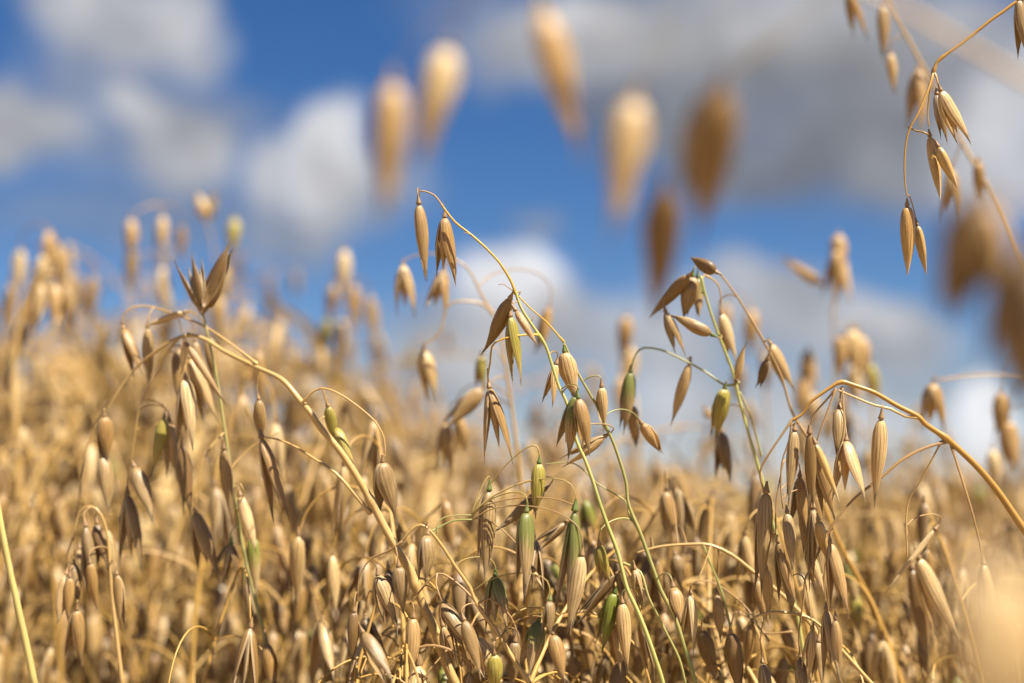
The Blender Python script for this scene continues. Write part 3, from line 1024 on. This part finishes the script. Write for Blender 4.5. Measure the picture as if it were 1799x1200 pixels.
hero('blurred oat plant with husks stacked straight up and down at the left', .74,
     '240 1200, 236 900, 232 600, 231 450, 231 380 | 6 2.6 s', '',
     '''c 231 386 229 456 27 80 t - 0
     c 232 440 230 520 27 80 s - .01
     c 286 380 283 448 25 80 s - .01
     c 285 470 286 560 28 80 s - .01
     c 320 398 314 460 18 80 t - .03''', 47)
hero('blurred oat plant with a dense clump of husks at the far left', .74,
     '190 1200, 175 900, 155 700, 130 560, 112 470, 95 420, 85 405 | 8 3 s', '',
     '''c 85 408 78 488 27 80 t n 0
     c 100 430 104 518 27 80 s - .01
     c 74 450 66 538 27 80 s - -.01
     c 120 480 128 568 25 80 t - .01
     c 95 490 92 578 28 80 s - .02
     c 165 485 160 568 24 80 t - .02
     c 35 440 30 528 27 80 s - .02
     c 20 500 12 588 27 80 t - .03
     c 50 510 50 608 27 80 s - .03''', 48)
hero('blurred oat plant poking up into blue sky just left of the arched top', .76,
     '650 1200, 640 900, 625 650, 612 520, 606 436 | 7 3 s', '',
     '''c 606 440 602 534 30 80 s n 0
     c 622 500 626 574 27 80 s - .01
     c 585 500 580 574 25 80 t - .01
     c 600 560 594 644 30 80 s - .02
     c 575 560 566 634 27 80 y - .02
     c 650 520 655 604 27 80 s - .02''', 49)


# ------------------------------------------------------------------ field plants
def gen_plant(rng, nod):
    """one oat plant of about 1 m: stalk polyline, thin branches, spikelet placements, leaf blades"""
    stalk = []
    lean = rng.uniform(-.05, .05)
    z0 = .80
    for i in range(9):
        s = i / 8
        stalk.append(Vector((lean * s * s * .6, .02 * math.sin(3 * s + rng.random()), z0 * s)))
    # rachis
    d = Vector((lean * 1.2, 0, 1)).normalized()
    p = stalk[-1].copy()
    n = 14
    rach = [p.copy()]
    Lr = rng.uniform(.17, .22)
    for i in range(n):
        ang = R(nod) / n * (0.4 + 1.2 * i / n)
        d = Quaternion((0, 1, 0), ang) @ d
        p = p + d * (Lr / n)
        rach.append(p.copy())
    stalk_all = stalk + rach[1:]
    br, spk = [], []

    def hang(q, tilt=.33):
        a = Vector((rng.gauss(0, tilt * .6), rng.gauss(0, tilt * .6), -1)).normalized()
        spk.append((q, a, rng.uniform(.020, .0265), rng.uniform(0, 6.28), rng.random()))

    nodes = [1, 4, 7, 9, 11, 13]
    for k, i in enumerate(nodes):
        c = rach[i]
        nb_ = rng.choice((3, 4, 4)) if k < 3 else rng.choice((2, 2, 3))
        for b in range(nb_):
            az = rng.uniform(0, 6.28)
            L = (.095 - .012 * k) * rng.uniform(.6, 1.15)
            dr = Vector((math.cos(az) * .8, math.sin(az) * .8, rng.uniform(.3, 1.0))).normalized()
            if nod > 60: dr.z *= .5
            q = c.copy(); pl = [q.copy()]
            m = 7
            for s in range(m):
                dr = (dr + Vector((0, 0, -1)) * (.16 + .1 * s)).normalized()
                q = q + dr * (L / m)
                pl.append(q.copy())
                if k < 4 and s == 3 and rng.random() < .75:
                    e = q + Vector((rng.uniform(-.012, .012), rng.uniform(-.012, .012), -rng.uniform(.008, .02)))
                    br.append([q.copy(), (q + e) / 2 + Vector((0, 0, .003)), e]); hang(e)
            br.append(pl); hang(q)
    hang(rach[-1])
    br.append([rach[-1], rach[-1] + Vector((.002, 0, -.002))])
    leaves = []
    for hz in (.5, .74, .84):
        if rng.random() < .8:
            az = rng.uniform(0, 6.28)
            h = Vector((math.cos(az), math.sin(az), 0))
            q = Vector((lean * .3, 0, hz)); dr = (h * .5 + Vector((0, 0, 1))).normalized()
            pl = [q.copy()]
            L = rng.uniform(.14, .22)
            for s in range(9):
                dr = (dr + Vector((0, 0, -1)) * rng.uniform(.1, .32)).normalized()
                q = q + dr * (L / 9); pl.append(q.copy())
            leaves.append((pl, h.cross(Vector((0, 0, 1)))))
    return stalk_all, br, spk, leaves


def leaf_strip(mb, pl, side, wd, mi=0):
    V, UVs = [], []
    n = len(pl) - 1
    for j, q in enumerate(pl):
        u = j / n
        ww = wd * (min(1, .5 + u * 3)) * (1 - u ** 2.2) + .0003
        sd = Quaternion((0, 0, 1), 1.6 * u) @ side
        for i in (-1, 0, 1):
            V.append(q + sd * (i * ww) + Vector((0, 0, abs(i) * ww * .35))); UVs.append((i * .5 + .5, u * .2))
    mb.add(V, grid_faces(n, 2), UVs, mi=mi)


rg2 = random.Random(9)
LOWG = [glume_arrays(rg2, nu=10, nv=9, ridge=0, Wd=.112, D=.088) for _ in range(4)]
LOWK = [grain_arrays(rg2, nu=6, nv=7) for _ in range(2)]


def spk_arrays(rng, kind):
    """a whole spikelet (two glumes, grain), unit length, low resolution"""
    out = []
    def tr(A, ang, z180, s, wx):
        v = A[0] * np.array([s * wx, s * wx, s])
        c, s_ = math.cos(ang), math.sin(ang)
        v = np.stack([v[:, 0], v[:, 1] * c - v[:, 2] * s_, v[:, 1] * s_ + v[:, 2] * c], 1)
        if z180: v = v * np.array([-1, -1, 1])
        out.append((v, A[1], A[2]))
    a = {'c': .04, 'f': .17, 'o': .26}[kind]
    tr(rng.choice(LOWG), a, False, 1, 1); tr(rng.choice(LOWG), a * .9, True, .93, .94)
    if kind != 'c': tr(rng.choice(LOWK), 0, False, .75, 1)
    return out


SPK = [spk_arrays(rg2, k) for k in 'ccfffoo']


def place_spk(mb, sp, scale, rnd=0.0, mi=0, shape=None, rng=rg2):
    q, a, L, roll, r = sp
    rot = np.array(basis(a, roll))
    for (v, f, uv) in (shape or rng.choice(SPK)):
        mb.add(v * (L * scale) @ rot.T + np.array(q), f, uv, rnd, mi)


# shared spikelet meshes for the field plants near enough to show them
SPKM = []
for sh in SPK:
    mb = MB()
    for a in sh: mb.add(*a)
    n_ = 7; V = []; UVs = []
    for j, (z, r) in enumerate([(.13, .012), (.08, .018), (.03, .034), (0, .03)]):
        for i in range(n_ + 1):
            an = 6.2832 * i / n_
            V.append((r * math.cos(an), r * math.sin(an), z)); UVs.append((i / n_, j * .004))
    mb.add(V, grid_faces(3, n_), UVs, mi=1)
    SPKM.append(mb.mesh('spikelet', [M['m'], SM['k']]))

PROTO = []
for i in range(12):
    rng = random.Random(100 + i)
    nod = [25, 50, 80, 110, 60, 35, 95, 130, 45, 70, 120, 85][i]
    st, br, spk, lv = gen_plant(rng, nod)
    mb = MB()
    tube(mb, st[:9], .0025, .0017, n=6, step=.05); tube(mb, st[8:], .0016, .0004, n=6, step=.01)
    for b in br:
        tube(mb, b, .00045, .0003, n=4, step=.008)
    stalk_me = mb.mesh('stalk', [SM['m']])
    lf = []
    for (pl, sd) in lv:
        mb = MB(); leaf_strip(mb, pl, sd, rng.uniform(.0026, .006)); lf.append(mb.mesh('leaf', [SM['l']]))
    mb = MB()
    for s_ in spk: place_spk(mb, s_, 1.0, rnd=s_[4], rng=rng)
    pan_me = mb.mesh('panicle', [M['m']])
    top = max(q.z for q in st)
    PROTO.append(dict(stalk=stalk_me, leaves=lf, panicle=pan_me, spk=spk, top=top, nod=nod))


LOWNOD = [p for p in PROTO if p['nod'] < 75]


def field_plant(pr, loc, rz, sc, detailed, label, group, rng, low_leaves=False):
    root = link('oat_plant', None)
    root.location = loc; root.rotation_euler = (0, 0, rz); root.scale = (sc,) * 3
    root.empty_display_size = .02
    tag(root, label, 'oat plant', group)
    link('stalk', pr['stalk'], root)
    for l in pr['leaves']:
        if not (low_leaves and max(v.co.z for v in l.vertices) > .78): link('leaf', l, root)
    if detailed:
        for (q, a, L, roll, r) in pr['spk']:
            o = link('spikelet', rng.choice(SPKM), root)
            o.matrix_local = Matrix.Translation(q) @ basis(a, roll).to_4x4() @ Matrix.Scale(L, 4)
    else:
        link('panicle', pr['panicle'], root)
    return root


ENV = [(-100, 440), (0, 430), (100, 415), (230, 385), (330, 400), (420, 400), (500, 480), (600, 450), (680, 540), (800, 610), (950, 660),
       (1080, 560), (1200, 660), (1320, 570), (1420, 630), (1480, 500), (1560, 690), (1700, 700), (1900, 680)]


def env(x):
    for (a, ya), (b, yb) in zip(ENV, ENV[1:]):
        if a <= x <= b: return ya + (yb - ya) * (x - a) / (b - a)
    return 600


HZ = 600 + FPX * math.tan(PITCH)
rng = random.Random(77)
NEARP, FIELDN = 200, 272
WHERE = ['beside the bent straw plant on the left', 'around the sharp slender plant in the middle', 'around the golden arched plant on the right']
DEEP = ['softly blurred oat plant close %s', 'blurred oat plant standing farther back %s', 'faint oat plant far back %s']
TALL = [(1235, 690, .8), (950, 690, .95), (800, 620, .9), (690, 560, .95), (560, 520, .85), (470, 500, .9), (430, 560, .78), (400, 540, .95),
        (150, 560, .8), (60, 560, .85), (330, 600, .8), (640, 600, .78), (510, 600, .8), (180, 620, .9), (-30, 520, .8), (1600, 720, .8), (1790, 730, .75)]
for i in range(FIELDN):
    near = i < NEARP
    if i < 110: d = rng.uniform(.47, .70)
    elif near: d = rng.uniform(.74, 1.1)
    else: d = math.sqrt(rng.uniform(1.05 ** 2, 2.3 ** 2))
    px = rng.uniform(-140, 1940)
    if i < 30: px, d = rng.uniform(620, 1420), rng.uniform(.49, .62)
    left = px < 740
    if i < 110:
        if px < 620 or px > 1500: d += .11
        if px < 640: py = rng.uniform(590, 940)
        else: py = rng.uniform(max(env(px) + 200, 800), 1000)
    elif i < 110 + len(TALL):
        px, py, d = TALL[i - 110]
    elif i < 155:
        px = rng.uniform(-60, 720); d = rng.uniform(.8, 1.25); py = env(px) + 20 + abs(rng.gauss(0, 130))
    elif near:
        d = rng.uniform(.66, 1.0)
        py = rng.uniform(570, 780) if left else rng.uniform(700, 860)
    else:
        d = rng.uniform(.95, 1.7)
        py = rng.uniform(640, 840) if left else rng.uniform(800, 885)
    zt = P(px, py, d).z
    zt = min(zt, CAM.z + .26)
    pr = rng.choice(PROTO if i >= 110 and rng.random() < .3 else LOWNOD)
    sc = zt / (pr['top'] + .005)
    b = P(px, 600, d)
    rz = rng.uniform(0, 6.28)
    if i < 110 and pr['nod'] > 50: rz = 1.57 + rng.uniform(-.7, .7)
    # stand so that the nodding top comes near px
    k = 0 if d < .76 else (1 if d < 1.15 else 2)
    h = 0 if px < 620 else (1 if px < 1250 else 2)
    lab = DEEP[k] % WHERE[h]
    grp = ('near', 'middle distance', 'far')[k] + ' blurred oat plants ' + WHERE[h]
    field_plant(pr, (b.x - .05 * math.cos(rz), b.y - .05 * math.sin(rz), 0), rz, sc, near, lab, grp, rng, i < 110)

# the rest of the crop: far too many to count
rngf = random.Random(3)
V3 = []
far = MB()
lowsp = []
for k in range(3):
    n_ = 5; V = []; UVs = []
    prf = [(0, .02), (.12, .09), (.35, .13), (.7, .06), (1, .005)]
    for j, (z, r) in enumerate(prf):
        for i in range(n_):
            a = 6.2832 * i / n_
            V.append((r * math.cos(a), r * math.sin(a) * .8, -z)); UVs.append((i / n_, z))
    lowsp.append((np.array(V), np.array(grid_faces(4, n_, True)), np.array(UVs)))
FARP = []
for i in range(8):
    rr = random.Random(300 + i)
    st, br, spk, lv = gen_plant(rr, rr.uniform(25, 120))
    mb = MB()
    tube(mb, st[::3] + [st[-1]], .0020, .0006, n=3, step=.5, mi=1)
    for (pl, sd) in lv: leaf_strip(mb, pl[::2], sd, .005, mi=1)
    for s_ in spk: place_spk(mb, s_, 1.15, rnd=s_[4], shape=[lowsp[0]], rng=rr)
    FARP.append((np.concatenate(mb.v), np.concatenate(mb.f), np.concatenate(mb.uv), np.concatenate(mb.r), np.concatenate(mb.mi), max(q.z for q in st)))
for i in range(2600):
    t = rngf.random()
    d = 1.75 + 26 * t ** 2.2
    x = rngf.uniform(-.46, .46) * d
    v, f, uv, r, mi, top = rngf.choice(FARP)
    h = CAM.z + rngf.gauss(-.02, .055) - .0 * d
    h = min(h, CAM.z + .13)
    sc = h / top
    a = rngf.uniform(0, 6.28)
    c, s = math.cos(a) * sc, math.sin(a) * sc
    vv = np.stack([v[:, 0] * c - v[:, 1] * s + x, v[:, 0] * s + v[:, 1] * c + d, v[:, 2] * sc], 1)
    far.v.append(vv); far.f.append(f + far.n); far.uv.append(uv); far.r.append((r + rngf.random()) % 1.0); far.mi.append(mi); far.n += len(vv)
crop = link('oat_crop', far.mesh('oat_crop', [M['m'], SM['m']]))
tag(crop, 'straw coloured mass of ripe oats filling the far field to the horizon', 'crop', kind='stuff')

# ------------------------------------------------------------------ ground
gm, t = mat('soil')
oc = t.n('ShaderNodeTexCoord').outputs['Object']
n1 = t.noise(oc, 3.0, 6.0, 0.6).outputs['Fac']
n2 = t.noise(oc, 60.0, 4.0, 0.6).outputs['Fac']
cbase = t.mix(t.ramp(n1, .35, .65), (0.16, 0.10, 0.055), (0.30, 0.21, 0.11))
cbase = t.mix(t.ramp(n2, .5, .7), cbase, (0.42, 0.30, 0.14))
bp = t.n('ShaderNodeBump', {'Strength': 0.6, 'Distance': 0.02, 'Height': n2})
pr_ = t.n('ShaderNodeBsdfPrincipled', {'Base Color': cbase, 'Roughness': .9, 'Normal': bp.outputs[0]})
t.n('ShaderNodeOutputMaterial', {'Surface': pr_.outputs[0]})
mb = MB()
nG = 60
V, UVs = [], []
for j in range(nG + 1):
    for i in range(nG + 1):
        sx, sy = 2 * i / nG - 1, 2 * j / nG - 1
        x = 1500 * sx * abs(sx) ** 3; y = 1500 * sy * abs(sy) ** 3
        V.append((x, y, .0 + .006 * math.sin(x * 3.1) * math.cos(y * 2.7))); UVs.append((sx, sy))
mb.add(V, grid_faces(nG, nG), UVs)
g = link('ground', mb.mesh('ground', [gm]))
g['kind'] = 'structure'
tag(g, 'dry brown soil under the oat crop', 'ground', kind='structure')
